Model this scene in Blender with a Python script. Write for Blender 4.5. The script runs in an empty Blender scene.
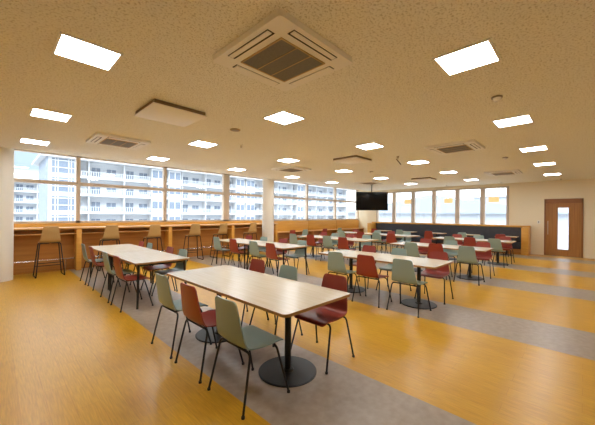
import bpy, bmesh, math, random
from mathutils import Vector, Matrix
random.seed(7)
C = bpy.context.scene
COL = C.collection
PI = math.pi

# ------------------------------------------------------------------ layout
EYE = 1.5
THETA = 0.770262            # angle of the room's X axis to the right of the view axis' normal
ROLL = 0.0085
FPX = 295.16
CEIL = 2.88
YW, XW = 9.95, 15.0         # window wall, rear wall
ROWS = [2.02, 5.07, 8.08, 11.1]

# ------------------------------------------------------------------ materials
def srgb(r, g, b):
    f = lambda c: (c/255/12.92) if c/255 <= 0.04045 else ((c/255+0.055)/1.055)**2.4
    return (f(r), f(g), f(b), 1)

def mat(name, col, rough=0.5, metal=0.0, spec=0.5, vary=None, bump=None, coat=0):
    m = bpy.data.materials.new(name); m.use_nodes = True
    nt = m.node_tree; b = nt.nodes['Principled BSDF']
    b.inputs['Base Color'].default_value = col
    b.inputs['Roughness'].default_value = rough
    b.inputs['Metallic'].default_value = metal
    b.inputs['Specular IOR Level'].default_value = spec
    b.inputs['Coat Weight'].default_value = coat
    tc = nt.nodes.new('ShaderNodeTexCoord')
    if vary:                                   # (second colour, scale vector, detail)
        mp = nt.nodes.new('ShaderNodeMapping'); mp.inputs['Scale'].default_value = vary[1]
        n = nt.nodes.new('ShaderNodeTexNoise'); n.inputs['Scale'].default_value = 1; n.inputs['Detail'].default_value = vary[2]
        r = nt.nodes.new('ShaderNodeValToRGB')
        lo, hi = (vary[3] if len(vary) > 3 else (0.3, 0.7))
        r.color_ramp.elements[0].position = lo; r.color_ramp.elements[0].color = col
        r.color_ramp.elements[1].position = hi; r.color_ramp.elements[1].color = vary[0]
        nt.links.new(tc.outputs['Object'], mp.inputs['Vector']); nt.links.new(mp.outputs[0], n.inputs['Vector'])
        nt.links.new(n.outputs['Fac'], r.inputs['Fac']); nt.links.new(r.outputs['Color'], b.inputs['Base Color'])
    if bump:                                   # (scale, strength)
        n2 = nt.nodes.new('ShaderNodeTexNoise'); n2.inputs['Scale'].default_value = bump[0]; n2.inputs['Detail'].default_value = 3
        bp = nt.nodes.new('ShaderNodeBump'); bp.inputs['Strength'].default_value = bump[1]; bp.inputs['Distance'].default_value = 0.01
        nt.links.new(tc.outputs['Object'], n2.inputs['Vector']); nt.links.new(n2.outputs['Fac'], bp.inputs['Height'])
        nt.links.new(bp.outputs[0], b.inputs['Normal'])
    return m

def emit(name, col, s):
    m = bpy.data.materials.new(name); m.use_nodes = True
    nt = m.node_tree; nt.nodes.clear()
    e = nt.nodes.new('ShaderNodeEmission'); e.inputs[0].default_value = col; e.inputs[1].default_value = s
    o = nt.nodes.new('ShaderNodeOutputMaterial'); nt.links.new(e.outputs[0], o.inputs[0])
    return m

def glass_mat(name, tint=(0.95, 0.97, 0.98, 1)):
    m = bpy.data.materials.new(name); m.use_nodes = True
    nt = m.node_tree; nt.nodes.clear()
    t = nt.nodes.new('ShaderNodeBsdfTransparent'); t.inputs[0].default_value = tint
    g = nt.nodes.new('ShaderNodeBsdfGlossy'); g.inputs['Roughness'].default_value = 0.02
    ge = nt.nodes.new('ShaderNodeNewGeometry'); dt = nt.nodes.new('ShaderNodeVectorMath'); dt.operation = 'DOT_PRODUCT'
    nt.links.new(ge.outputs['Incoming'], dt.inputs[0]); nt.links.new(ge.outputs['Normal'], dt.inputs[1])
    def mth(op, a, b_=None):
        n = nt.nodes.new('ShaderNodeMath'); n.operation = op
        for i, v in enumerate((a, b_)):
            if v is None: continue
            if isinstance(v, (int, float)): n.inputs[i].default_value = v
            else: nt.links.new(v, n.inputs[i])
        return n.outputs[0]
    f = mth('ADD', mth('MULTIPLY', mth('POWER', mth('SUBTRACT', 1.0, mth('ABSOLUTE', dt.outputs['Value'])), 5.0), 0.9), 0.04)
    mx = nt.nodes.new('ShaderNodeMixShader'); o = nt.nodes.new('ShaderNodeOutputMaterial')
    nt.links.new(f, mx.inputs[0]); nt.links.new(t.outputs[0], mx.inputs[1]); nt.links.new(g.outputs[0], mx.inputs[2])
    nt.links.new(mx.outputs[0], o.inputs[0])
    return m

def floor_wood_mat():
    m = mat('amber_wood_vinyl', srgb(206, 146, 52), 0.30, spec=0.3)
    nt = m.node_tree; b = nt.nodes['Principled BSDF']
    tc = nt.nodes.new('ShaderNodeTexCoord')
    mp = nt.nodes.new('ShaderNodeMapping'); mp.inputs['Rotation'].default_value = (0, 0, PI/2)
    br = nt.nodes.new('ShaderNodeTexBrick')
    br.inputs['Color1'].default_value = srgb(207, 157, 44); br.inputs['Color2'].default_value = srgb(201, 150, 40)
    br.inputs['Mortar'].default_value = srgb(190, 137, 38)
    br.inputs['Scale'].default_value = 1; br.inputs['Mortar Size'].default_value = 0.0015
    br.inputs['Brick Width'].default_value = 0.92; br.inputs['Row Height'].default_value = 0.15
    nt.links.new(tc.outputs['Object'], mp.inputs[0]); nt.links.new(mp.outputs[0], br.inputs['Vector'])
    mp2 = nt.nodes.new('ShaderNodeMapping'); mp2.inputs['Scale'].default_value = (95, 6, 1)
    n = nt.nodes.new('ShaderNodeTexNoise'); n.inputs['Scale'].default_value = 1; n.inputs['Detail'].default_value = 5
    nt.links.new(tc.outputs['Object'], mp2.inputs[0]); nt.links.new(mp2.outputs[0], n.inputs['Vector'])
    mr = nt.nodes.new('ShaderNodeMapRange'); mr.inputs[1].default_value = 0.3; mr.inputs[2].default_value = 0.7
    mr.inputs[3].default_value = 0.86; mr.inputs[4].default_value = 1.1
    nt.links.new(n.outputs['Fac'], mr.inputs[0])
    mu = nt.nodes.new('ShaderNodeMix'); mu.data_type = 'RGBA'; mu.blend_type = 'MULTIPLY'; mu.inputs[0].default_value = 1
    nt.links.new(br.outputs['Color'], mu.inputs[6]); nt.links.new(mr.outputs[0], mu.inputs[7])
    nt.links.new(mu.outputs[2], b.inputs['Base Color'])
    bp = nt.nodes.new('ShaderNodeBump'); bp.inputs['Strength'].default_value = 0.06; bp.inputs['Distance'].default_value = 0.004
    nt.links.new(n.outputs['Fac'], bp.inputs['Height']); nt.links.new(bp.outputs[0], b.inputs['Normal'])
    return m

def ceiling_mat():
    m = mat('mottled_acoustic_board', srgb(226, 206, 168), 0.9, spec=0.2)
    nt = m.node_tree; b = nt.nodes['Principled BSDF']
    tc = nt.nodes.new('ShaderNodeTexCoord')
    n = nt.nodes.new('ShaderNodeTexNoise'); n.inputs['Scale'].default_value = 66; n.inputs['Detail'].default_value = 3; n.inputs['Distortion'].default_value = 0.5
    r = nt.nodes.new('ShaderNodeValToRGB')
    r.color_ramp.elements[0].position = 0.36; r.color_ramp.elements[0].color = srgb(210, 206, 190)
    r.color_ramp.elements[1].position = 0.48; r.color_ramp.elements[1].color = srgb(246, 245, 236)
    nt.links.new(tc.outputs['Object'], n.inputs['Vector']); nt.links.new(n.outputs['Fac'], r.inputs['Fac'])
    nt.links.new(r.outputs['Color'], b.inputs['Base Color'])
    bp = nt.nodes.new('ShaderNodeBump'); bp.inputs['Strength'].default_value = 0.15; bp.inputs['Distance'].default_value = 0.004
    nt.links.new(n.outputs['Fac'], bp.inputs['Height']); nt.links.new(bp.outputs[0], b.inputs['Normal'])
    return m

def translucent_mat(name, col):
    m = mat(name, col, 0.8); nt = m.node_tree; b = nt.nodes['Principled BSDF']
    t = nt.nodes.new('ShaderNodeBsdfTranslucent'); t.inputs[0].default_value = col
    mx = nt.nodes.new('ShaderNodeMixShader'); mx.inputs[0].default_value = 0.75
    nt.links.new(b.outputs[0], mx.inputs[1]); nt.links.new(t.outputs[0], mx.inputs[2])
    nt.links.new(mx.outputs[0], nt.nodes['Material Output'].inputs[0]); return m

M = dict(
    wood_floor=floor_wood_mat(),
    grey_floor=mat('grey_vinyl', srgb(168, 152, 134), 0.36, spec=0.45, vary=(srgb(152, 136, 118), (14, 14, 14), 5)),
    ceil=ceiling_mat(),
    wall=mat('warm_white_wallpaper', srgb(243, 230, 202), 0.85, spec=0.2, bump=(180, 0.05)),
    column=mat('white_column_paint', srgb(232, 226, 214), 0.7, spec=0.25),
    frame=mat('bronze_aluminium', srgb(206, 188, 168), 0.45, metal=0.25),
    frame_d=mat('dark_bronze_aluminium', srgb(200, 184, 166), 0.45, metal=0.2),
    glass=glass_mat('window_glass'),
    amber=mat('amber_wood_panel', srgb(226, 170, 76), 0.4, vary=(srgb(214, 154, 64), (1.5, 1.5, 30), 4)),
    brown=mat('brown_wood_panel', srgb(190, 130, 62), 0.45, vary=(srgb(174, 114, 50), (1.5, 1.5, 26), 4)),
    ctop=mat('light_oak_top', srgb(222, 172, 104), 0.35, vary=(srgb(210, 158, 90), (2, 30, 4), 4)),
    ttop=mat('pale_wood_laminate', srgb(216, 202, 176), 0.25, spec=0.55, vary=(srgb(206, 190, 162), (40, 2.2, 4), 4)),
    tedge=mat('plywood_edge', srgb(172, 124, 66), 0.5),
    black=mat('black_powder_coat', srgb(26, 26, 28), 0.45),
    pole=mat('black_pole_coat', srgb(30, 30, 34), 0.4),
    green=mat('sage_green_shell', srgb(144, 164, 156), 0.34),
    red=mat('terracotta_red_shell', srgb(150, 60, 48), 0.34),
    tan=mat('tan_stool_shell', srgb(190, 154, 98), 0.45),
    chrome=mat('brushed_steel', srgb(190, 190, 190), 0.25, metal=0.9),
    white=mat('white_plastic', srgb(246, 244, 238), 0.5),
    grey_pl=mat('grey_plastic', srgb(150, 140, 126), 0.6),
    grille=mat('brown_grey_grille', srgb(124, 118, 108), 0.7, vary=(srgb(112, 106, 96), (60, 60, 60), 2)),
    slot=mat('dark_slot', srgb(40, 32, 24), 0.8),
    side=mat('tan_side_skirt', srgb(196, 168, 120), 0.7),
    sided=mat('dark_brown_side', srgb(134, 112, 86), 0.7),
    lamp=emit('lamp_diffuser', (0.94, 0.97, 1.0, 1), 32.0),
    charcoal=mat('charcoal_upholstery', srgb(62, 62, 68), 0.65, vary=(srgb(54, 54, 60), (8, 8, 8), 3)),
    door=mat('walnut_door', srgb(180, 126, 68), 0.4, vary=(srgb(162, 110, 56), (30, 30, 1.2), 5)),
    doorf=mat('dark_walnut_frame', srgb(148, 98, 54), 0.45),
    screen=mat('black_screen', srgb(6, 6, 8), 0.12, spec=0.25),
    notice=translucent_mat('orange_translucent', srgb(254, 226, 186)),
    bwall=mat('white_render_wall', srgb(196, 199, 203), 0.9, spec=0.1),
    bslab=mat('white_balcony_slab', srgb(205, 206, 208), 0.9, spec=0.1),
    brail=mat('pale_balcony_panel', srgb(196, 200, 205), 0.7, spec=0.2),
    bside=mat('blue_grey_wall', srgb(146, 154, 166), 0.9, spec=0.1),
    bglass=mat('building_glass', srgb(116, 128, 144), 0.25),
    bgreyw=mat('grey_building_wall', srgb(186, 190, 196), 0.9, spec=0.1),
    broof=mat('pale_blue_roof', srgb(160, 170, 182), 0.8, spec=0.1),
    ground=mat('pale_concrete_ground', srgb(160, 160, 160), 0.95, spec=0.1, vary=(srgb(148, 149, 150), (0.3, 0.3, 0.3), 3)),
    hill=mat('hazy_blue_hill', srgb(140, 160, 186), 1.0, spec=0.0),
    pink=mat('pale_pink_steel', srgb(232, 196, 204), 0.8, spec=0.1),
)

# ------------------------------------------------------------------ mesh helper
class MB:
    def __init__(s): s.bm = bmesh.new(); s.mi = 0
    def _new(s, verts):
        fs = set()
        for v in verts:
            for f in v.link_faces: fs.add(f)
        for f in fs: f.material_index = s.mi
    def box(s, x0, x1, y0, y1, z0, z1, bev=0.0, seg=2):
        r = bmesh.ops.create_cube(s.bm, size=1)
        for v in r['verts']:
            v.co = Vector(((x0+x1)/2 + v.co.x*(x1-x0), (y0+y1)/2 + v.co.y*(y1-y0), (z0+z1)/2 + v.co.z*(z1-z0)))
        s._new(r['verts'])
        if bev:
            ed = list({e for v in r['verts'] for e in v.link_edges})
            rr = bmesh.ops.bevel(s.bm, geom=ed, offset=bev, segments=seg, affect='EDGES', profile=0.5)
            for f in rr['faces']: f.material_index = s.mi
        return s
    def cyl(s, c, r0, r1, h, seg=32):          # base centre c, along +z
        r = bmesh.ops.create_cone(s.bm, cap_ends=True, segments=seg, radius1=r0, radius2=r1, depth=h)
        for v in r['verts']: v.co += Vector((c[0], c[1], c[2]+h/2))
        s._new(r['verts']); return s
    def lathe(s, prof, c=(0, 0, 0), seg=32):   # closed profile of (r,z), ends on the axis
        rings = []
        for (r, z) in prof:
            if r < 1e-6: rings.append([s.bm.verts.new((c[0], c[1], c[2]+z))])
            else: rings.append([s.bm.verts.new((c[0]+r*math.cos(2*PI*k/seg), c[1]+r*math.sin(2*PI*k/seg), c[2]+z)) for k in range(seg)])
        for a, b in zip(rings, rings[1:]):
            for k in range(seg):
                k2 = (k+1) % seg
                if len(a) == 1: f = s.bm.faces.new((a[0], b[k], b[k2]))
                elif len(b) == 1: f = s.bm.faces.new((a[k], b[0], a[k2]))
                else: f = s.bm.faces.new((a[k], b[k], b[k2], a[k2]))
                f.material_index = s.mi
        return s
    def tube(s, pts, r, seg=10, r2=None):
        pts = [Vector(p) for p in pts]; n = len(pts); rings = []
        up = None
        for i, p in enumerate(pts):
            t = (pts[min(i+1, n-1)] - pts[max(i-1, 0)]).normalized()
            if up is None:
                up = t.orthogonal().normalized()
            else:
                up = (up - t*up.dot(t)).normalized()
            sd = t.cross(up)
            rr = r if r2 is None else r + (r2-r)*i/(n-1)
            rings.append([s.bm.verts.new(p + (up*math.cos(2*PI*k/seg) + sd*math.sin(2*PI*k/seg))*rr) for k in range(seg)])
        for a, b in zip(rings, rings[1:]):
            for k in range(seg):
                f = s.bm.faces.new((a[k], a[(k+1) % seg], b[(k+1) % seg], b[k])); f.material_index = s.mi
        for rg in (list(reversed(rings[0])), rings[-1]):
            f = s.bm.faces.new(rg); f.material_index = s.mi
        return s
    def prism(s, poly, z0, z1, bev=0.0):       # polygon in xy extruded in z
        lo = [s.bm.verts.new((x, y, z0)) for x, y in poly]; hi = [s.bm.verts.new((x, y, z1)) for x, y in poly]
        n = len(poly)
        fs = [s.bm.faces.new(list(reversed(lo))), s.bm.faces.new(hi)]
        for k in range(n): fs.append(s.bm.faces.new((lo[k], lo[(k+1) % n], hi[(k+1) % n], hi[k])))
        for f in fs: f.material_index = s.mi
        return fs
    def build(s, name, m, parent=None, smooth=True, angle=35):
        bmesh.ops.recalc_face_normals(s.bm, faces=s.bm.faces)
        me = bpy.data.meshes.new(name); s.bm.to_mesh(me); s.bm.free()
        for x in (m if isinstance(m, (list, tuple)) else [m]): me.materials.append(x)
        if smooth:
            for p in me.polygons: p.use_smooth = True
            me.set_sharp_from_angle(angle=math.radians(angle))
        o = bpy.data.objects.new(name, me); COL.objects.link(o)
        if parent: o.parent = parent
        return o

def fillet(pts, r, n=5):
    pts = [Vector(p) for p in pts]; out = [pts[0]]
    for a, b, c in zip(pts, pts[1:], pts[2:]):
        d1 = (a-b); d2 = (c-b); rr = min(r, d1.length*.49, d2.length*.49)
        p0 = b + d1.normalized()*rr; p1 = b + d2.normalized()*rr
        for k in range(n+1):
            t = k/n; out.append(p0*(1-t)**2 + b*2*t*(1-t) + p1*t*t)
    out.append(pts[-1]); return out

def round_rect(x0, x1, y0, y1, r, n=6):
    p = []
    for cx, cy, a0 in ((x1-r, y1-r, 0), (x0+r, y1-r, PI/2), (x0+r, y0+r, PI), (x1-r, y0+r, 1.5*PI)):
        for k in range(n+1):
            a = a0 + PI/2*k/n; p.append((cx+r*math.cos(a), cy+r*math.sin(a)))
    return p

def tag(o, label, cat=None, group=None, kind=None):
    o['label'] = label
    if cat: o['category'] = cat
    if group: o['group'] = group
    if kind: o['kind'] = kind
    return o
def thing(name, label, cat, loc=(0, 0, 0), rz=0, group=None, kind=None):
    o = bpy.data.objects.new(name, None); COL.objects.link(o)
    o.location = loc; o.rotation_euler = (0, 0, rz); o.empty_display_size = 0.1
    return tag(o, label, cat, group, kind)
def copy_tree(o, parent=None):
    c = o.copy(); COL.objects.link(c)
    if parent: c.parent = parent
    for ch in list(o.children): copy_tree(ch, c)
    return c
def struct(o, label, cat='room'): return tag(o, label, cat, None, 'structure')

# ================================================================== ROOM SHELL
X0, Y0 = -3.0, -2.6
XE = 15.6
STRIPES = [(1.39, 2.43), (4.38, 5.41), (7.47, 8.5), (10.3, 11.3), (13.25, 14.2)]
b = MB()
edges = [X0-.2] + [e for s_ in STRIPES for e in s_] + [XE+.2]
for i, (a, c) in enumerate(zip(edges, edges[1:])):
    grey = i % 2 == 1
    vs = [b.bm.verts.new(p) for p in ((a, Y0-.2, 0), (c, Y0-.2, 0), (c, YW+.2, 0), (a, YW+.2, 0))]
    f = b.bm.faces.new(vs); f.material_index = 1 if grey else 0
    vs = [b.bm.verts.new(p) for p in ((a, Y0-.2, -.15), (a, YW+.2, -.15), (c, YW+.2, -.15), (c, Y0-.2, -.15))]
    b.bm.faces.new(vs)
bmesh.ops.remove_doubles(b.bm, verts=b.bm.verts, dist=1e-5)
struct(b.build('floor', [M['wood_floor'], M['grey_floor']], smooth=False), 'amber wood-look floor crossed by broad grey stripes', 'floor')

b = MB(); b.box(X0-.2, XE+.2, Y0-.2, 8.9, CEIL, 3.25); b.box(X0-.2, XE+.2, 8.9, YW+.2, 3.12, 3.25)
struct(b.build('ceiling', M['ceil'], smooth=False), 'mottled tan acoustic board ceiling over the whole room', 'ceiling')
b = MB(); b.box(X0-.2, X0, Y0-.2, YW+.2, 0, 3.25)
struct(b.build('wall_front', M['wall'], smooth=False), 'plain warm white wall behind the viewer', 'wall')
b = MB(); b.box(X0, XE+.2, Y0-.2, Y0, 0, 3.25)
struct(b.build('wall_right', M['wall'], smooth=False), 'plain warm white wall on the right outside the view', 'wall')
# window wall: dado below the sill and head above the glass
b = MB(); b.box(X0, XE+.2, YW, YW+.2, 0, 1.2); b.box(X0, XE+.2, YW, YW+.2, 3.06, 3.2); b.box(X0, -.72, YW, YW+.2, 1.2, 3.06)
struct(b.build('wall_left', M['wall'], smooth=False), 'low wall under the long band of windows on the left', 'wall')
# rear wall with window band, door opening
WIN_Y = [2.25, 3.2, 4.22, 5.26, 6.29, 7.33, 8.36]
DY0, DY1, DZ = 0.01, 1.11, 2.18
b = MB()
b.box(XW, XW+.2, Y0, DY0, 0, 3.2); b.box(XW, XW+.2, DY0, DY1, DZ, 3.2); b.box(XW, XW+.2, DY1, WIN_Y[0], 0, 3.2)
b.box(XW, XW+.2, WIN_Y[0], WIN_Y[-1], 0, 1.08); b.box(XW, XW+.2, WIN_Y[0], WIN_Y[-1], 2.75, 3.2)
b.box(XW, XW+.2, WIN_Y[-1], 8.9, 0, 3.2); b.box(XE, XE+.2, 8.7, YW+.2, 0, 3.2); b.box(XW+.2, XE, 8.7, 8.9, 0, 3.2)
struct(b.build('wall_back', M['wall'], smooth=False), 'warm beige rear wall with a row of windows and a door', 'wall')
b = MB(); b.box(XW-.012, XW, Y0, DY0-.03, 0, .06); b.box(XW-.012, XW, DY1+.03, 1.44, 0, .06)
struct(b.build('baseboard_back', M['wall'], smooth=False), 'slim beige baseboard at the foot of the rear wall', 'baseboard')
# columns
def column(x, y, label):
    b = MB(); b.cyl((x, y, 0), .25 if x < 1 else .235, .25 if x < 1 else .235, 3.11, 48)
    o = b.build('column', M['column']); struct(o, label, 'column')
column(.07, 9.16, 'round white column at the left edge of the view')
column(7.70, 9.12, 'round white column standing at the end of the bar counter')

# window wall glazing
MUL = [-.72, 1.62, 3.96, 6.30, 8.64, 10.98, 13.32, 15.6]
SILL, TRANS, TOP = 1.24, 2.285, 3.06
for i, (a, c) in enumerate(zip(MUL, MUL[1:])):
    w = thing('window_%d' % (i+1), '', 'window', ((a+c)/2, YW, 0), 0, None, 'structure')
    w['label'] = 'aluminium window bay over the counter, bay %d counted from the left column' % (i+1)
    h = (c-a)/2; wl = .13 if abs(a-6.30) < .01 else .045
    wr = .13 if abs(c-6.30) < .01 else .045
    b = MB()
    b.box(-h, -h+wl, 0, .14, 1.2, TOP); b.box(h-wr, h, 0, .14, 1.2, TOP)
    b.box(-h, h, .0, .14, 1.2, SILL+.03); b.box(-h+wl, h-wr, .01, .13, TRANS-.045, TRANS+.045); b.box(-h, h, 0, .14, TOP-.05, TOP)
    b.build('window_frame', M['frame'], w, smooth=False)
    for z0, z1 in ((SILL+.03, TRANS-.045), (TRANS+.045, TOP-.05)):
        b = MB(); b.box(-h+wl, h-wr, .066, .072, z0, z1); b.build('window_pane', M['glass'], w, smooth=False)
# rear windows
for i, (a, c) in enumerate(zip(WIN_Y, WIN_Y[1:])):
    w = thing('window_%d' % (i+8), 'tall rear window behind the banquette, number %d counted from the door' % (i+1), 'window', (XW, (a+c)/2, 0), 0, None, 'structure')
    h = (c-a)/2
    b = MB(); b.box(-.04, .12, -h, -h+.085, 1.08, 2.75); b.box(-.04, .12, h-.085, h, 1.08, 2.75)
    b.box(-.02, .12, -h+.085, h-.085, 1.08, 1.14); b.box(-.02, .12, -h+.085, h-.085, 2.70, 2.75)
    b.build('window_frame', M['frame_d'], w, smooth=False)
    b = MB(); b.box(.05, .056, -h+.085, h-.085, 1.14, 2.70); b.build('window_pane', M['glass'], w, smooth=False)

# door
d = thing('door_1', 'walnut sliding door with a tall narrow glass slot in the rear wall', 'door', (XW, (DY0+DY1)/2, 0), 0, None, 'structure')
hw = (DY1-DY0)/2
b = MB(); b.box(-.03, .1, -hw, -hw+.05, 0, DZ); b.box(-.03, .1, hw-.05, hw, 0, DZ); b.box(-.03, .1, -hw, hw, DZ-.17, DZ)
b.build('door_frame', M['doorf'], d, smooth=False)
GY0, GY1, GZ0, GZ1 = .41-.56, .71-.56, .26, 1.84
b = MB()
b.box(.01, .05, -hw+.05, GY0, .01, DZ-.17); b.box(.01, .05, GY1, hw-.05, .01, DZ-.17)
b.box(.01, .05, GY0, GY1, .01, GZ0); b.box(.01, .05, GY0, GY1, GZ1, DZ-.17)
b.build('door_leaf', M['door'], d, smooth=False)
b = MB(); b.box(.027, .033, GY0, GY1, GZ0, GZ1); b.build('glass_slot', M['glass'], d, smooth=False)
b = MB(); b.tube(fillet([(.01, .44, .82), (-.04, .44, .82), (-.04, .44, 1.32), (.01, .44, 1.32)], .02), .013)
b.build('door_handle', M['frame_d'], d)
b = MB(); b.box(-.05, .12, -hw, hw, 0, .012); b.build('threshold', M['chrome'], d, smooth=False)

# ================================================================== COUNTER ALONG THE WINDOWS
CF = 9.42
ct = thing('bar_counter', 'long timber bar counter under the left-hand windows with stools before it', 'counter', (0, 0, 0))
XC0, XC1 = X0+.02, 8.5
b = MB(); b.box(XC0, XC1, CF-.02, YW-.06, 1.075, 1.12, .004); b.build('counter_top', M['ctop'], ct)
b = MB(); b.box(XC0, XC1, YW-.06, YW-.005, 1.02, 1.215, .003); b.build('upstand', M['amber'], ct)
POSTS = [-.8, 1.56, 3.93, 6.27, 8.45]
for x in POSTS:
    b = MB(); b.box(x-.055, x+.055, CF+.01, YW-.07, 0, 1.074, .003); b.build('support_panel', M['amber'], ct)
for a, c in zip(POSTS, POSTS[1:]):
    b = MB(); b.box(a+.056, c-.056, CF+.03, YW-.22, .945, .965, .002); b.build('shelf', M['ctop'], ct)
    b = MB(); b.box(a+.056, c-.056, YW-.21, YW-.18, .06, 1.074); b.build('back_panel', M['brown'], ct, smooth=False)
    b = MB(); b.box(a+.056, c-.056, YW-.22, YW-.18, 0, .06); b.build('kickboard', M['brown'], ct, smooth=False)
    b = MB()
    b.tube(fillet([(a+.3, CF+.16, 0), (a+.3, CF+.16, .31), (c-.06, CF+.16, .31)], .02), .014); b.tube([(c-.25, CF+.16, 0), (c-.25, CF+.16, .31)], .012)
    b.build('foot_rail', M['chrome'], ct)

# low desk with upright timber panels right of the column
dk = thing('low_desk', 'low timber desk beneath amber screen panels right of the white column', 'desk', (0, 0, 0))
b = MB(); b.box(8.56, 15.56, CF+.05, YW-.08, .69, .72, .003); b.build('desk_top', M['ctop'], dk)
for a, c in ((8.56, 10.95), (10.97, 13.29), (13.31, 15.56)):
    b = MB(); b.box(a, c, YW-.08, YW-.04, .7, 1.20, .004); b.build('screen_panel', M['amber'], dk)
    b = MB(); b.box(a, c, YW-.12, YW-.085, 0, .688, .004); b.build('back_panel', M['brown'], dk)
for x in (8.6, 10.96, 13.3, 15.5):
    b = MB(); b.box(x-.03, x+.03, CF+.08, YW-.13, 0, .689, .003); b.build('support_panel', M['brown'], dk)

# ================================================================== SEATS
def catmull(P, n):
    out = []
    Q = [P[0]] + P + [P[-1]]
    for i in range(1, len(Q)-2):
        p0, p1, p2, p3 = Q[i-1], Q[i], Q[i+1], Q[i+2]
        for k in range(n):
            t = k/n
            out.append(tuple(.5*((2*p1[j]) + (-p0[j]+p2[j])*t + (2*p0[j]-5*p1[j]+4*p2[j]-p3[j])*t*t + (-p0[j]+3*p1[j]-3*p2[j]+p3[j])*t**3) for j in range(len(p1))))
    out.append(P[-1]); return out

def shell(prof, split, thick=.011, nv=10):
    """prof: (x, z, half width, dish) control points from back top to seat front; returns two MBs"""
    pts = catmull(prof, 6)
    L = [0]
    for a, c in zip(pts, pts[1:]): L.append(L[-1] + math.hypot(c[0]-a[0], c[1]-a[1]))
    # rounded outer corners at both ends
    R = .04; rows = []
    extra = [R*(1-math.cos(PI/2*k/5)) for k in range(6)]
    S = sorted(set([round(v, 5) for v in extra] + [round(v, 5) for v in L if R < v < L[-1]-R] + [round(L[-1]-v, 5) for v in extra]))
    def at(s):
        for i in range(len(L)-1):
            if s <= L[i+1]+1e-9:
                t = (s-L[i])/(L[i+1]-L[i]); return tuple(pts[i][j]*(1-t)+pts[i+1][j]*t for j in range(4))
        return pts[-1]
    n = len(S)
    P = [at(s) for s in S]
    for i, s in enumerate(S):
        x, z, w, dsh = P[i]
        dd = min(s, L[-1]-s)
        if dd < R: w = w - R + math.sqrt(max(0, R*R-(R-dd)**2))
        a, c = P[max(i-1, 0)], P[min(i+1, n-1)]
        tx, tz = c[0]-a[0], c[1]-a[1]; l = math.hypot(tx, tz) or 1
        nx, nz = -tz/l, tx/l                       # front / upper side normal
        if nx < 0 and nz < 0 or nz < -.2: nx, nz = -nx, -nz
        rows.append((x, z, w, dsh, nx, nz))
    def part(i0, i1):
        b = MB(); top = []; bot = []
        for (x, z, w, dsh, nx, nz) in rows[i0:i1+1]:
            ta, ba = [], []
            for k in range(nv+1):
                v = -1 + 2*k/nv; off = dsh*v*v
                ta.append(b.bm.verts.new((x+nx*(off), v*w, z+nz*(off))))
                ba.append(b.bm.verts.new((x+nx*(off-thick), v*w, z+nz*(off-thick))))
            top.append(ta); bot.append(ba)
        m = len(top)
        for i in range(m-1):
            for k in range(nv):
                b.bm.faces.new((top[i][k], top[i][k+1], top[i+1][k+1], top[i+1][k]))
                b.bm.faces.new((bot[i][k], bot[i+1][k], bot[i+1][k+1], bot[i][k+1]))
            for k in (0, nv):
                b.bm.faces.new((top[i][k], top[i+1][k], bot[i+1][k], bot[i][k]))
        for i in (0, m-1):
            for k in range(nv): b.bm.faces.new((top[i][k], bot[i][k], bot[i][k+1], top[i][k+1]))
        return b
    isp = min(range(n), key=lambda i: abs(S[i]-split*L[-1]))
    return part(0, isp), part(isp, n-1)

CHAIR_PROF = [(-.232, .830, .152, .008), (-.216, .720, .167, .009), (-.199, .610, .184, .010), (-.182, .520, .200, .012),
              (-.152, .466, .211, .012), (-.07, .450, .217, .010), (.03, .446, .218, .008), (.13, .452, .217, .006), (.195, .450, .214, .003), (.232, .428, .210, 0)]
def make_chair(name, m, label):
    t = thing(name, label, 'chair', (0, 0, 0))
    bk, st = shell(CHAIR_PROF, .50)
    bk.build('backrest', m, t, angle=50); st.build('seat', m, t, angle=50)
    for sx in (-1, 1):
        xt = -.135 if sx < 0 else .125
        xf = -.225 if sx < 0 else .235
        zt = .437 if sx < 0 else .426
        for sy in (-1, 1):
            b = MB()
            b.tube(fillet([(xt, 0, zt-.004), (xt, sy*.212, zt-.004), (xf, sy*.25, .012)], .045, 6), .0095, 8)
            lg = b.build('leg', M['black'], t)
            b = MB(); b.lathe([(0, 0), (.014, 0), (.014, .016), (.010, .02), (0, .02)], (xf, sy*.25, 0), 10); b.build('glide', M['black'], lg)
    for sy in (-1, 1):
        b = MB(); b.tube([(-.13, sy*.12, .432), (.12, sy*.12, .426)], .008, 8); b.build('seat_rail', M['black'], t)
    return t

green0 = make_chair('shell_chair', M['green'], '')
red0 = make_chair('shell_chair', M['red'], '')
used = {'g': False, 'r': False}
def place_chair(c, x, y, rz, label, group):
    src = green0 if c == 'g' else red0
    o = src if not used[c] else copy_tree(src)
    used[c] = True
    o.location = (x, y, 0); o.rotation_euler = (0, 0, rz)
    o['label'] = label; o['group'] = group
    return o
NM = {'g': 'sage green shell chair', 'r': 'terracotta red shell chair'}

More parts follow.
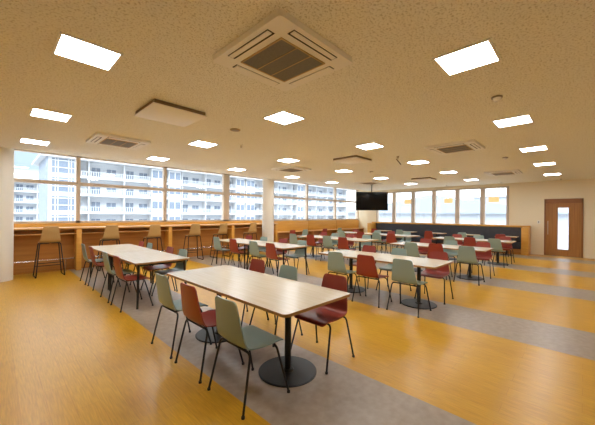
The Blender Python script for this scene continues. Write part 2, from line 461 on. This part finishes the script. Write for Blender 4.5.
# bar stools
STOOL_PROF = [(-.215, 1.175, .140, .007), (-.198, 1.07, .152, .009), (-.178, .97, .168, .010), (-.158, .87, .186, .012),
              (-.124, .820, .196, .011), (-.06, .800, .200, .009), (.03, .795, .200, .006), (.12, .800, .196, .004), (.165, .797, .192, .002), (.195, .78, .186, 0)]
st0 = thing('bar_stool', '', 'stool', (0, 0, 0))
bk, st = shell(STOOL_PROF, .5); bk.build('backrest', M['tan'], st0, angle=50); st.build('seat', M['tan'], st0, angle=50)
for sy in (-1, 1):
    b = MB(); b.tube(fillet([(-.12, sy*.02, .782), (-.12, sy*.19, .782), (-.215, sy*.26, .012), (.215, sy*.26, .012), (.12, sy*.19, .774), (.12, sy*.02, .774)], .04, 5), .0115, 8)
    b.build('sled_leg', M['black'], st0)
for x, z in ((-.168, .33), (.19, .22)):
    b = MB(); yy = .26-.07*((z-.012)/.77); b.tube([(x-.009 if x < 0 else x, -yy, z), (x-.009 if x < 0 else x, yy, z)], .009, 8); b.build('footrest_bar', M['black'], st0)
stl = ['tan bar stool at the counter, first from the left column', 'tan bar stool, left of the pair behind the left four-legged table',
       'tan bar stool, right of the pair behind the left four-legged table', 'tan bar stool, fourth along the counter from the left column',
       'tan bar stool, fifth along the counter and second left of the white column', 'tan bar stool right beside the central white column']
for i, (x, rz) in enumerate(((.93, .03), (2.17, -.02), (3.25, .04), (4.5, -.05), (5.5, .05), (6.78, 0))):
    o = st0 if i == 0 else copy_tree(st0)
    o.location = (x, 9.07, 0); o.rotation_euler = (0, 0, PI/2+rz)
    o['label'] = stl[i]; o['group'] = 'bar stools at the window counter'

# ================================================================== TABLES
def top_mesh(t, w, l, r=.045, z=.72, th=.026):
    b = MB(); fs = b.prism(round_rect(-w/2, w/2, -l/2, l/2, r), z-th, z)
    for f in fs: f.material_index = 1
    fs[1].material_index = 0
    b.build('tabletop', [M['ttop'], M['tedge']], t, angle=30)
def pedestal(t, y, r=.275, dx=0):
    b = MB(); b.lathe([(0, 0), (r, 0), (r, .008), (r-.008, .014), (.06, .017), (.05, .03), (.036, .034), (0, .034)], (0, y, 0), 48)
    for v in b.bm.verts: v.co.x += dx
    b.build('pedestal_base', M['black'], t)
    b = MB(); b.cyl((dx, y, .03), .031, .031, .655, 24); b.build('pedestal_pole', M['pole'], t)
    b = MB(); b.box(dx-.17, dx+.17, y-.03, y+.03, .68, .694, .003); b.box(dx-.03, dx+.03, y-.17, y+.17, .68, .694, .003); b.build('top_bracket', M['black'], t)
def pedestal_table(name, x, y0, y1, w, label, peds, group=None, r=.285, corner=.045, dx=-.04):
    t = thing(name, label, 'table', (x, (y0+y1)/2, 0), 0, group)
    top_mesh(t, w, y1-y0, corner)
    for p in peds: pedestal(t, p-(y0+y1)/2, r, dx)
    return t
def legged_table(x, y0, y1, w, label):
    t = thing('four_legged_table', label, 'table', (x, (y0+y1)/2, 0), 0, 'four-legged tables')
    l = y1-y0; top_mesh(t, w, l, .03)
    for sx in (-1, 1):
        for sy in (-1, 1):
            b = MB(); b.tube([(sx*(w/2-.07), sy*(l/2-.08), .693), (sx*(w/2-.045), sy*(l/2-.045), 0)], .021, 14, .016)
            b.build('leg', M['black'], t)
    b = MB(); b.box(-w/2+.07, w/2-.07, -l/2+.065, -l/2+.095, .655, .693); b.box(-w/2+.07, w/2-.07, l/2-.095, l/2-.065, .655, .693)
    b.box(-.015, .015, -l/2+.095, l/2-.095, .66, .693); b.build('under_frame', M['black'], t, smooth=False)
    return t

G_T = 'long round-based dining tables'
pedestal_table('pedestal_table', 2.03, 1.65, 3.92, .91, 'nearest long pale wood table on two black round bases', [2.03, 3.27], G_T, .278, dx=-.055)
pedestal_table('pedestal_table', ROWS[1], 1.60, 3.90, .90, 'second-row pale wood table on two black round bases at centre right', [2.0, 3.36], G_T)
pedestal_table('pedestal_table', ROWS[2], 1.58, 3.86, .90, 'third-row pale wood table on the right, ending at the open floor', [1.97, 3.40], G_T)
pedestal_table('pedestal_table', ROWS[3], 1.52, 3.82, .90, 'fourth-row pale wood table on the right, nearest the dark banquette', [1.93, 3.40], G_T)
legged_table(1.97, 4.95, 6.59, .88, 'left front four-legged table, its right-hand half nearer the viewer')
legged_table(1.97, 6.60, 8.24, .88, 'left front four-legged table, its far half nearer the bar counter')
legged_table(5.05, 4.90, 6.40, .88, 'second-row four-legged table, right-hand half with the slanting leg')
legged_table(5.05, 6.41, 7.92, .88, 'second-row four-legged table, left-hand half by the bar counter')
pedestal_table('pedestal_table', ROWS[2], 4.66, 7.45, .90, 'third-row left table on round bases behind the four-legged tables', [5.05, 7.0], G_T)
pedestal_table('pedestal_table', ROWS[3], 4.55, 6.85, .90, 'fourth-row left table on round bases under the hanging television', [4.95, 6.4], G_T)
pedestal_table('pedestal_table', ROWS[3], 7.05, 7.95, .90, 'short fourth-row table at the left end by the low desk', [7.5], G_T)

near = ['left end', 'middle', 'right end']
o4 = ['first from left', 'second from left', 'third from left', 'right end']
TN = ['the nearest table', 'the second-row round-based table', 'the third-row right table', 'the fourth-row right table']
TB = ['the left front four-legged tables', 'the second-row four-legged tables', 'the third-row left tables', 'the fourth-row left tables']
jr = lambda a=.03: random.uniform(-a, a)
YS = [0, -.05, -.13, -.12]                         # how far each row's right-hand chairs sit towards the open floor
NEAR_B = [(-.42, (7.68, 7.02, 5.92, 5.26)), (-.35, (7.58, 6.74, 5.86, 5.22)), (-.46, (7.20, 6.55, 5.86, 5.13)), (-.48, (7.45, 6.45, 5.80, 5.10))]
FAR_B = [(.19, (7.54, 7.0, 5.94, 5.36)), (.27, (7.52, 6.8, 5.95, 5.25)), (.36, (7.05, 6.5, 5.88, 5.2)), (.40, (7.6, 6.5, 5.85, 5.15))]
for k, X in enumerate(ROWS):
    for i, (y, c) in enumerate(zip((3.31, 2.68, 2.03), 'grg')):
        place_chair(c, X-.51+(0 if k == 0 else .03+jr(.015)), y+YS[k], jr() if k else (0.02, 0.0, -0.01)[i], '%s, %s of near side of %s' % (NM[c], near[i], TN[k]), 'chairs at ' + TN[k][4:])
    for i, (y, c) in enumerate(zip((3.44, 2.76, 1.985), 'rgr')):
        dx = (.455, .44, .41)[i] if k == 0 else .485+jr(.015)
        place_chair(c, X+dx, y+YS[k], PI+jr(), '%s, %s of far side of %s' % (NM[c], near[i], TN[k]), 'chairs at ' + TN[k][4:])
    for i in range(4):
        c = 'grgr'[i]
        place_chair(c, X+NEAR_B[k][0]-.02+jr(.015), NEAR_B[k][1][i], jr(), '%s, %s on near side of %s' % (NM[c], o4[i], TB[k]), 'chairs at ' + TB[k][4:])
        c = 'rgrg'[i]
        place_chair(c, X+FAR_B[k][0]+.025+jr(.015), FAR_B[k][1][i], PI+jr(), '%s, %s on far side of %s' % (NM[c], o4[i], TB[k]), 'chairs at ' + TB[k][4:])

# no chair foot stands on a pedestal base: draw such a chair out from under its table a little
DISCS = []
bpy.context.view_layer.update()
for o in [o for o in COL.objects if o.name.startswith('pedestal_base')]:
    vs = [o.matrix_world @ v.co for v in o.data.vertices]
    cx = sum(v.x for v in vs)/len(vs); cy = sum(v.y for v in vs)/len(vs)
    DISCS.append((cx, cy, max(math.hypot(v.x-cx, v.y-cy) for v in vs)))
for o in [o for o in COL.objects if o.get('category') == 'chair']:
    rz = o.rotation_euler.z; out = -math.cos(rz)
    for _ in range(30):
        bad = False
        for fx in (-.225, .235):
            for fy in (-.25, .25):
                x = o.location.x + fx*math.cos(rz) - fy*math.sin(rz); y = o.location.y + fx*math.sin(rz) + fy*math.cos(rz)
                bad = bad or any(math.hypot(x-a, y-c) < r_+.018 for a, c, r_ in DISCS)
        if not bad: break
        near_d = min(DISCS, key=lambda q: math.hypot(q[0]-o.location.x, q[1]-o.location.y))
        sy = 1 if o.location.y > near_d[1] else -1
        o.location.x += .006*(1 if out > 0 else -1); o.location.y += .004*sy

# chairs at the low desk (facing the windows)
for i, (x, c) in enumerate(((8.95, 'r'), (9.75, 'g'), (11.15, 'r'), (12.35, 'g'))):
    place_chair(c, x, 9.18, PI/2+jr(), '%s, %s at the low window desk' % (NM[c], o4[i] if i < 3 else 'last on the right'), 'chairs at the low window desk')

# ================================================================== BANQUETTE
bq = thing('banquette', 'long charcoal upholstered banquette with timber rail under the rear windows', 'bench', (0, 0, 0))
BY0, BY1 = 1.52, 8.5
b = MB(); b.box(14.36, 14.94, BY0+.23, BY1-.23, 0, .22, .004); b.build('plinth', M['brown'], bq)
b = MB(); b.box(14.30, 14.80, BY0+.23, BY1-.23, .22, .45, .025, 3); b.build('seat', M['charcoal'], bq)
b = MB(); b.box(14.76, 14.95, BY0+.23, BY1-.23, .40, 1.06, .02, 3); b.build('backrest', M['charcoal'], bq)
b = MB(); b.box(14.72, 14.955, BY0, BY1, 1.06, 1.125, .004); b.build('top_rail', M['amber'], bq)
for y in (BY0, BY1-.22):
    b = MB(); b.box(14.26, 14.95, y, y+.22, 0, 1.06, .004); b.build('end_panel', M['amber'], bq)

SQ = [2.15, 3.45, 4.77, 6.1, 7.4]
w5 = ['nearest the door', 'second from the door', 'in the middle of its row', 'fourth from the door', 'farthest from the door']
for i, y in enumerate(SQ):
    pedestal_table('square_table', 13.92, y-.34, y+.34, .66, 'small square pale table at the banquette, %s' % w5[i], [y], 'square tables along the banquette', .22, .03, 0)
    c = 'rgrgr'[i]
    place_chair(c, 13.42, y+.08, jr(), '%s facing the banquette, %s' % (NM[c], w5[i]), 'chairs facing the banquette')

# ================================================================== CEILING FITTINGS
GX = [.56, 2.885, 5.235, 7.65, 10.03, 12.65]; GY = [.745, 3.085, 5.42, 7.71]
l0 = thing('ceiling_light', '', 'light', (0, 0, 0))
b = MB(); S = .217
for (x0, x1, y0, y1) in ((-S, S, -S, -S+.018), (-S, S, S-.018, S), (-S, -S+.018, -S+.018, S-.018), (S-.018, S, -S+.018, S-.018)): b.box(x0, x1, y0, y1, -.012, 0)
b.build('light_frame', M['white'], l0, smooth=False)
b = MB(); b.box(-S+.018, S-.018, -S+.018, S-.018, -.008, 0); b.build('diffuser', M['lamp'], l0, smooth=False)
rowname = ['first', 'second', 'third', 'fourth', 'fifth', 'sixth']
colname = ['right-hand line by the open floor', 'second line from the right', 'third line from the right', 'line nearest the windows']
first = True
for ix, x in enumerate(GX):
    for iy, y in enumerate(GY):
        if (ix, iy) == (0, 0): continue            # outside the photo, near the viewer
        if (ix, iy) == (5, 3): continue
        o = l0 if first else copy_tree(l0); first = False
        o.location = (x, y, CEIL)
        n_ = rowname[ix-1] if iy == 0 else rowname[ix]
        o['label'] = 'square ceiling light, %s from the viewer in the %s' % (n_, colname[iy]); o['group'] = 'square ceiling lights'

def cassette():
    t = thing('ceiling_air_conditioner', '', 'air conditioner', (0, 0, 0))
    H = .44; z = -.045
    b = MB(); b.prism(round_rect(-H, H, -H, H, .03), z, -.0); b.build('panel', [M['white']], t, angle=30)
    b = MB(); b.box(-.25, .25, -.25, .25, z-.006, z+.002)
    gr = b.build('intake_grille', M['grille'], t, smooth=False)
    b = MB()
    for x in (-.083, .083): b.box(x-.004, x+.004, -.25, .25, z-.009, z-.005)
    for (x0, x1, y0, y1) in ((-.262, .262, -.262, -.25), (-.262, .262, .25, .262), (-.262, -.25, -.25, .25), (.25, .262, -.25, .25)): b.box(x0, x1, y0, y1, z-.009, z)
    b.build('grille_bar', M['side'], gr, smooth=False)
    for k in range(4):
        b = MB(); b.box(-.26, .26, -.396, -.325 if k in (0, 3) else -.329, z-.002, z+.004); o = b.build('outlet_slot', M['slot'], t, smooth=False); o.rotation_euler = (0, 0, k*PI/2)
        b = MB(); b.box(-.25, .25, -.388, -.346 if k in (0, 3) else -.331, z-.007, z-.002); f = b.build('outlet_flap', M['white'], o, smooth=False)
    return t
a0 = cassette()
alab = ['large ceiling air conditioner nearest the viewer with brown square grille', 'ceiling air conditioner by the left windows above the bar counter',
        'ceiling air conditioner right of centre, between second and third right-hand lights', 'ceiling air conditioner farthest right, near the rear windows',
        'ceiling air conditioner in the middle distance near the white column', 'ceiling air conditioner above the hanging television']
for i, (x, y) in enumerate(((1.765, 1.905), (1.66, 6.40), (6.42, 1.86), (11.16, 1.83), (6.25, 6.35), (11.0, 6.5))):
    o = a0 if i == 0 else copy_tree(a0)
    o.location = (x, y, CEIL); o.rotation_euler = (0, 0, 0); o['label'] = alab[i]; o['group'] = 'ceiling air conditioners'
flab = ['flat white square panel hung under the ceiling at upper left', 'flat white square panel under the ceiling at centre', 'flat white square panel under the ceiling, farthest, near rear windows']
for i, (x, y) in enumerate(((1.675, 4.05), (6.15, 4.1), (11.2, 4.3))):
    t = thing('ceiling_panel', flab[i], 'ceiling panel', (x, y, CEIL), 0, 'flat square ceiling panels')
    b = MB(); b.box(-.35, .35, -.35, .35, -.06, -.048, .003); b.build('cover', M['white'], t)
    b = MB(); b.box(-.335, .335, -.335, .335, -.048, 0); b.build('casing', M['sided'], t, smooth=False)

def detector(x, y, label):
    t = thing('smoke_detector', label, 'smoke detector', (x, y, CEIL), 0, 'smoke detectors')
    b = MB(); b.lathe([(0, 0), (.055, 0), (.055, -.016), (0, -.016)], (0, 0, 0), 24); b.build('base', M['grey_pl'], t)
    b = MB(); b.lathe([(0, -.016), (.045, -.016), (.043, -.034), (.028, -.046), (0, -.048)], (0, 0, 0), 24); b.build('sensor_head', M['white'], t)
detector(4.05, .73, 'round smoke detector between two right-hand ceiling lights nearest the viewer')
detector(8.35, 1.33, 'small round smoke detector between two far right-hand lights')
detector(8.35, 4.85, 'small round smoke detector beyond the central flat panel')
sp = thing('ceiling_speaker', 'flat round ceiling speaker left of centre', 'speaker', (2.76, 4.12, CEIL))
b = MB(); b.lathe([(0, 0), (.085, 0), (.083, -.008), (.07, -.01), (0, -.01)], (0, 0, 0), 32); b.build('rim', M['side'], sp)
b = MB(); b.lathe([(0, -.0102), (.066, -.0102), (.05, -.013), (0, -.014)], (0, 0, 0), 32); b.build('speaker_grille', M['grey_pl'], sp)
for (x, y, lb) in ((3.42, 4.9, 'small sprinkler head below the left of two central lights'), (14.2, .6, 'small sprinkler head above the walnut door'),
                   (14.1, 2.38, 'small sprinkler head before the rightmost rear window'), (14.0, 4.38, 'small sprinkler head before the middle rear windows')):
    t = thing('ceiling_sprinkler', lb, 'sprinkler', (x, y, CEIL), 0, 'sprinkler heads')
    b = MB(); b.lathe([(0, 0), (.035, 0), (.03, -.012), (0, -.012)], (0, 0, 0), 16); b.build('rosette', M['white'], t)
    b = MB(); b.cyl((0, 0, -.05), .009, .009, .04, 10); b.cyl((0, 0, -.056), .02, .02, .006, 14); b.build('nozzle', M['grey_pl'], t)
t = thing('ceiling_spotlight', 'thin dark tilted fitting hanging from the ceiling right of centre', 'spotlight', (6.62, 3.15, CEIL))
b = MB(); b.lathe([(0, 0), (.03, 0), (.03, -.015), (0, -.015)], (0, 0, 0), 16); b.build('mount', M['sided'], t)
b = MB(); b.tube([(0, 0, -.01), (.0, .0, -.06)], .008, 8); b.tube([(-.02, .03, -.05), (.04, -.06, -.19)], .012, 12); b.build('lamp_head', M['grey_pl'], t)

# television hung from the ceiling, turned towards the middle of the room
fw = Vector((math.cos(THETA), math.sin(THETA), 0)); rt = Vector((math.sin(THETA), -math.cos(THETA), 0))
D = 13.3
tvp = fw*D + rt*((371.8-297.5)/FPX*D)
tv = thing('television', 'large black flat television hung from the ceiling before the corner', 'television', (tvp.x, tvp.y, 0), math.atan2(rt.y, rt.x))
tv.location.z = 1.74
b = MB(); b.box(-.715, .715, -.025, .025, -.03, .80, .006); b.build('casing', M['black'], tv)
b = MB(); b.box(-.70, .70, -.0275, -.0245, -.012, .785); b.build('screen', M['screen'], tv, smooth=False)
b = MB(); b.box(-.2, .2, .026, .05, .25, .65, .003); b.cyl((0, .06, .3), .02, .02, CEIL-1.74-.3, 16); b.cyl((0, .06, CEIL-1.74-.012), .07, .07, .012, 20)
b.build('ceiling_bracket', M['black'], tv)

# small things on the rear wall
t = thing('light_switch', 'small pale switch plate on the wall left of the walnut door', 'switch', (XW, 1.28, 1.28))
b = MB(); b.box(-.008, 0, -.04, .04, -.06, .06, .002); b.build('plate', M['white'], t)
b = MB(); b.box(-.012, -.008, -.018, .018, -.03, .03, .001); b.build('rocker', M['grey_pl'], t)
nlab = ['orange rectangle on the rear window pane farthest from the door', 'orange rectangle on the middle one of the rear window panes', 'orange rectangle on the rear window pane nearest the door']
for i, (y0, y1) in enumerate(((6.40, 6.78), (4.43, 4.81), (2.6, 2.99))):  # plain pale orange translucent rectangles set just inside the rear panes
    b = MB(); b.box(XW+.044, XW+.048, y0, y1, 2.1, 2.33)
    tag(b.build('window_notice', M['notice'], smooth=False), nlab[i], 'notice', 'orange rectangles on the rear windows')

# ================================================================== OUTSIDE
b = MB(); b.box(-120, 400, -120, 400, -6.2, -6.0)
struct(b.build('ground', M['ground'], smooth=False), 'pale paved ground outside the building far below', 'ground')

def apartment(name, label, x0, x1, y, ztop, fh, nfl, bay, tower=None):
    t = thing(name, label, 'building', (x0, y, -6))
    W = x1-x0; zt = ztop+6
    b = MB(); b.box(0, W, 0, 12, 0, zt-.2); b.build('wall', M['bwall'], t, smooth=False)
    b = MB(); b.box(-1.0, W+.6, -2.6, 12.5, zt-.25, zt+.15); b.build('roof', M['bslab'], t, smooth=False)
    nb = int(W/bay)
    for f in range(nfl):
        z = zt - fh*(f+1)
        b = MB(); b.box(0, W, -1.6, 0, z-.2, z+.05); b.build('balcony_slab', M['bslab'], t, smooth=False)
        b = MB(); b.box(0, W, -1.6, -1.52, z+.98, z+1.06); b.box(0, W, -1.6, -1.52, z+.05, z+.22)
        for k in range(int(W/.36)): b.box(.1+k*.36, .22+k*.36, -1.58, -1.54, z+.2, z+1.0)
        b.build('balcony_rail', M['brail'], t, smooth=False)
        b = MB()
        for k in range(nb+1): b.box(k*bay-.08 if k else 0, k*bay+.08, -1.5, 0, z+.05, z+fh-.2)
        b.build('partition', M['bslab'], t, smooth=False)
        for k in range(nb):
            if f > 4: continue
            for (dx, w, zb, h) in ((.5, 1.5, .1, 1.95), (2.6, 1.7, .75, 1.2)):
                xa = k*bay+dx*bay/5
                fr = MB(); fr.box(xa, xa+w, -.06, .02, z+zb, z+zb+h); fo = fr.build('window', M['bslab'], t, smooth=False)
                pn = MB(); pn.box(xa+.08, xa+w/2-.04, -.09, -.05, z+zb+.08, z+zb+h-.08); pn.box(xa+w/2+.04, xa+w-.08, -.09, -.05, z+zb+.08, z+zb+h-.08)
                pn.build('pane', M['bglass'], fo, smooth=False)
            
    return t, W, zt
ab, W, zt = apartment('apartment_building', 'long white balconied apartment block facing the left windows', 6.1, 92, 64, 10.8, 3.1, 5, 5.6)
# glazed stair tower at its left end
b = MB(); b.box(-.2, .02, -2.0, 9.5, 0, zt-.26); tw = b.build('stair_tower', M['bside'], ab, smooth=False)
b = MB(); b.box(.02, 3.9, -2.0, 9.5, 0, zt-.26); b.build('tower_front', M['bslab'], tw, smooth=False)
for f in range(4):
    z = zt-3.1*(f+1)
    b = MB(); b.box(.4, 3.5, -2.06, -1.98, z+.3, z+2.7); b.build('tower_window', M['bglass'], tw, smooth=False)
    b = MB()
    for x in (.35, .85, 1.2, 2.6, 2.95, 3.45): b.box(x, x+.12, -2.12, -1.98, z, z+2.85)
    for zz in (.2, 1.15, 2.3): b.box(.35, 3.57, -2.12, -1.98, z+zz, z+zz+.14)
    b.build('tower_mullion', M['bslab'], tw, smooth=False)
# dark vertical bay stacks
for xk in (16.0, 19.4, 36.0, 39.2, 58.0):
    b = MB(); b.box(xk, xk+2.6, -1.75, -.1, 0, zt-.3); s_ = b.build('bay_stack', M['bslab'], ab, smooth=False)
    for f in range(4):
        z = zt-3.1*(f+1)
        b = MB(); b.box(xk+.15, xk+2.45, -1.8, -1.74, z+.95, z+2.4); b.build('stack_window', M['bglass'], s_, smooth=False)
        b = MB(); b.box(xk-.05, xk+2.65, -1.86, -1.74, z-.2, z+.75); b.box(xk+1.2, xk+1.36, -1.84, -1.74, z+.75, z+2.5); b.build('stack_band', M['bslab'], s_, smooth=False)
# further block left of it
fb, W2, z2 = apartment('apartment_building', 'smaller white apartment block far behind at the left edge', -1, 13, 112, 10.2, 3.0, 5, 4.8)

# buildings outside the rear windows
t = thing('warehouse', 'low pale blue gabled building outside the rear windows', 'building', (70, 0, -6))
b = MB(); b.box(0, 26, 2, 48, 0, 8.2); b.build('wall', M['bgreyw'], t, smooth=False)
b = MB()
for y0, y1 in ((1, 49),):
    v = [b.bm.verts.new(p) for p in ((-1, y0, 8.0), (-1, (y0+y1)/2, 12.2), (-1, y1, 8.0), (27, y0, 8.0), (27, (y0+y1)/2, 12.2), (27, y1, 8.0))]
    for f in ((0, 1, 2), (3, 5, 4), (0, 3, 4, 1), (1, 4, 5, 2), (0, 2, 5, 3)): b.bm.faces.new([v[i] for i in f])
b.build('roof', M['broof'], t, smooth=False)
t = thing('office_block', 'pale flat-roofed block outside the rightmost rear window', 'building', (110, -20, -6))
b = MB(); b.box(0, 20, 0, 46, 0, 13.5); b.build('wall', M['bgreyw'], t, smooth=False)
b = MB(); b.box(-.5, 20.5, -.5, 46.5, 13.5, 13.9); b.build('roof', M['bslab'], t, smooth=False)
# hill
b = MB(); n = 24; pr = []
for i in range(n+1):
    y = 20+i*9; z = 13*math.exp(-((y-120)/55)**2) + 1.5*math.sin(i*1.3)*math.exp(-((y-120)/60)**2)
    pr.append((y, max(z, 0)))
for (x, s_) in ((255, 0), (290, 1), (340, 0)): pass
rows = [[b.bm.verts.new((x, y, -6+z*s_*1.6)) for y, z in pr] for x, s_ in ((240, 0.0), (265, .7), (290, 1), (330, .5), (360, 0))]
for r0, r1 in zip(rows, rows[1:]):
    for i in range(n): b.bm.faces.new((r0[i], r0[i+1], r1[i+1], r1[i]))
tag(b.build('distant_hill', M['hill']), 'hazy blue hill in the distance beyond the rear windows', 'hill', None, 'structure')

# ================================================================== LIGHT
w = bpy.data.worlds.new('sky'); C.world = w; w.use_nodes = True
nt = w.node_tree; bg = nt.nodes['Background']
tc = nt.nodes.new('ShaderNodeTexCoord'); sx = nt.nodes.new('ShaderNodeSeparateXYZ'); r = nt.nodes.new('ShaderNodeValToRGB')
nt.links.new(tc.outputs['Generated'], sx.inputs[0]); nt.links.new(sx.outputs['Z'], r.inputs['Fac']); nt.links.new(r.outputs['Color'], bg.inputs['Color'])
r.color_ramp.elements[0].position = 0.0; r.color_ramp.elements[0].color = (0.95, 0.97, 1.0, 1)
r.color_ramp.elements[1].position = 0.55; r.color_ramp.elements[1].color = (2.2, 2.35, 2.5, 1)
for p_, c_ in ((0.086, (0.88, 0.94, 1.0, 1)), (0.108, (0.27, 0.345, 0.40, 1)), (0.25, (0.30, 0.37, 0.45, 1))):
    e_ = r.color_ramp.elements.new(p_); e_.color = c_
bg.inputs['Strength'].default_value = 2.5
sl = bpy.data.lights.new('sun', 'SUN'); sl.energy = 0.9; sl.angle = math.radians(4); sl.color = (1, .96, .9)
so = bpy.data.objects.new('sun', sl); COL.objects.link(so)
so.rotation_euler = Vector((.35, .75, -.62)).to_track_quat('-Z', 'Y').to_euler()

# ================================================================== CAMERA
cam = bpy.data.cameras.new('camera'); co = bpy.data.objects.new('camera', cam); COL.objects.link(co)
cam.sensor_width = 36; cam.sensor_fit = 'HORIZONTAL'; cam.lens = FPX/595*36
cam.shift_y = (214.446-212.5)/595
up = Vector((0, 0, 1)); cr, sr = math.cos(ROLL), math.sin(ROLL)
R_ = rt*cr + up*sr; U_ = up*cr - rt*sr; B_ = -fw
m = Matrix(((R_.x, U_.x, B_.x, 0), (R_.y, U_.y, B_.y, 0), (R_.z, U_.z, B_.z, EYE), (0, 0, 0, 1)))
co.matrix_world = m
cam.clip_start = .05; cam.clip_end = 2000
C.camera = co
C.view_settings.view_transform = 'Standard'; C.view_settings.look = 'None'
C.view_settings.exposure = 0.28; C.view_settings.gamma = 1; C.view_settings.use_curve_mapping = False
C.cycles.max_bounces = 8; C.cycles.diffuse_bounces = 5; C.cycles.transparent_max_bounces = 12
C.cycles.sample_clamp_indirect = 6
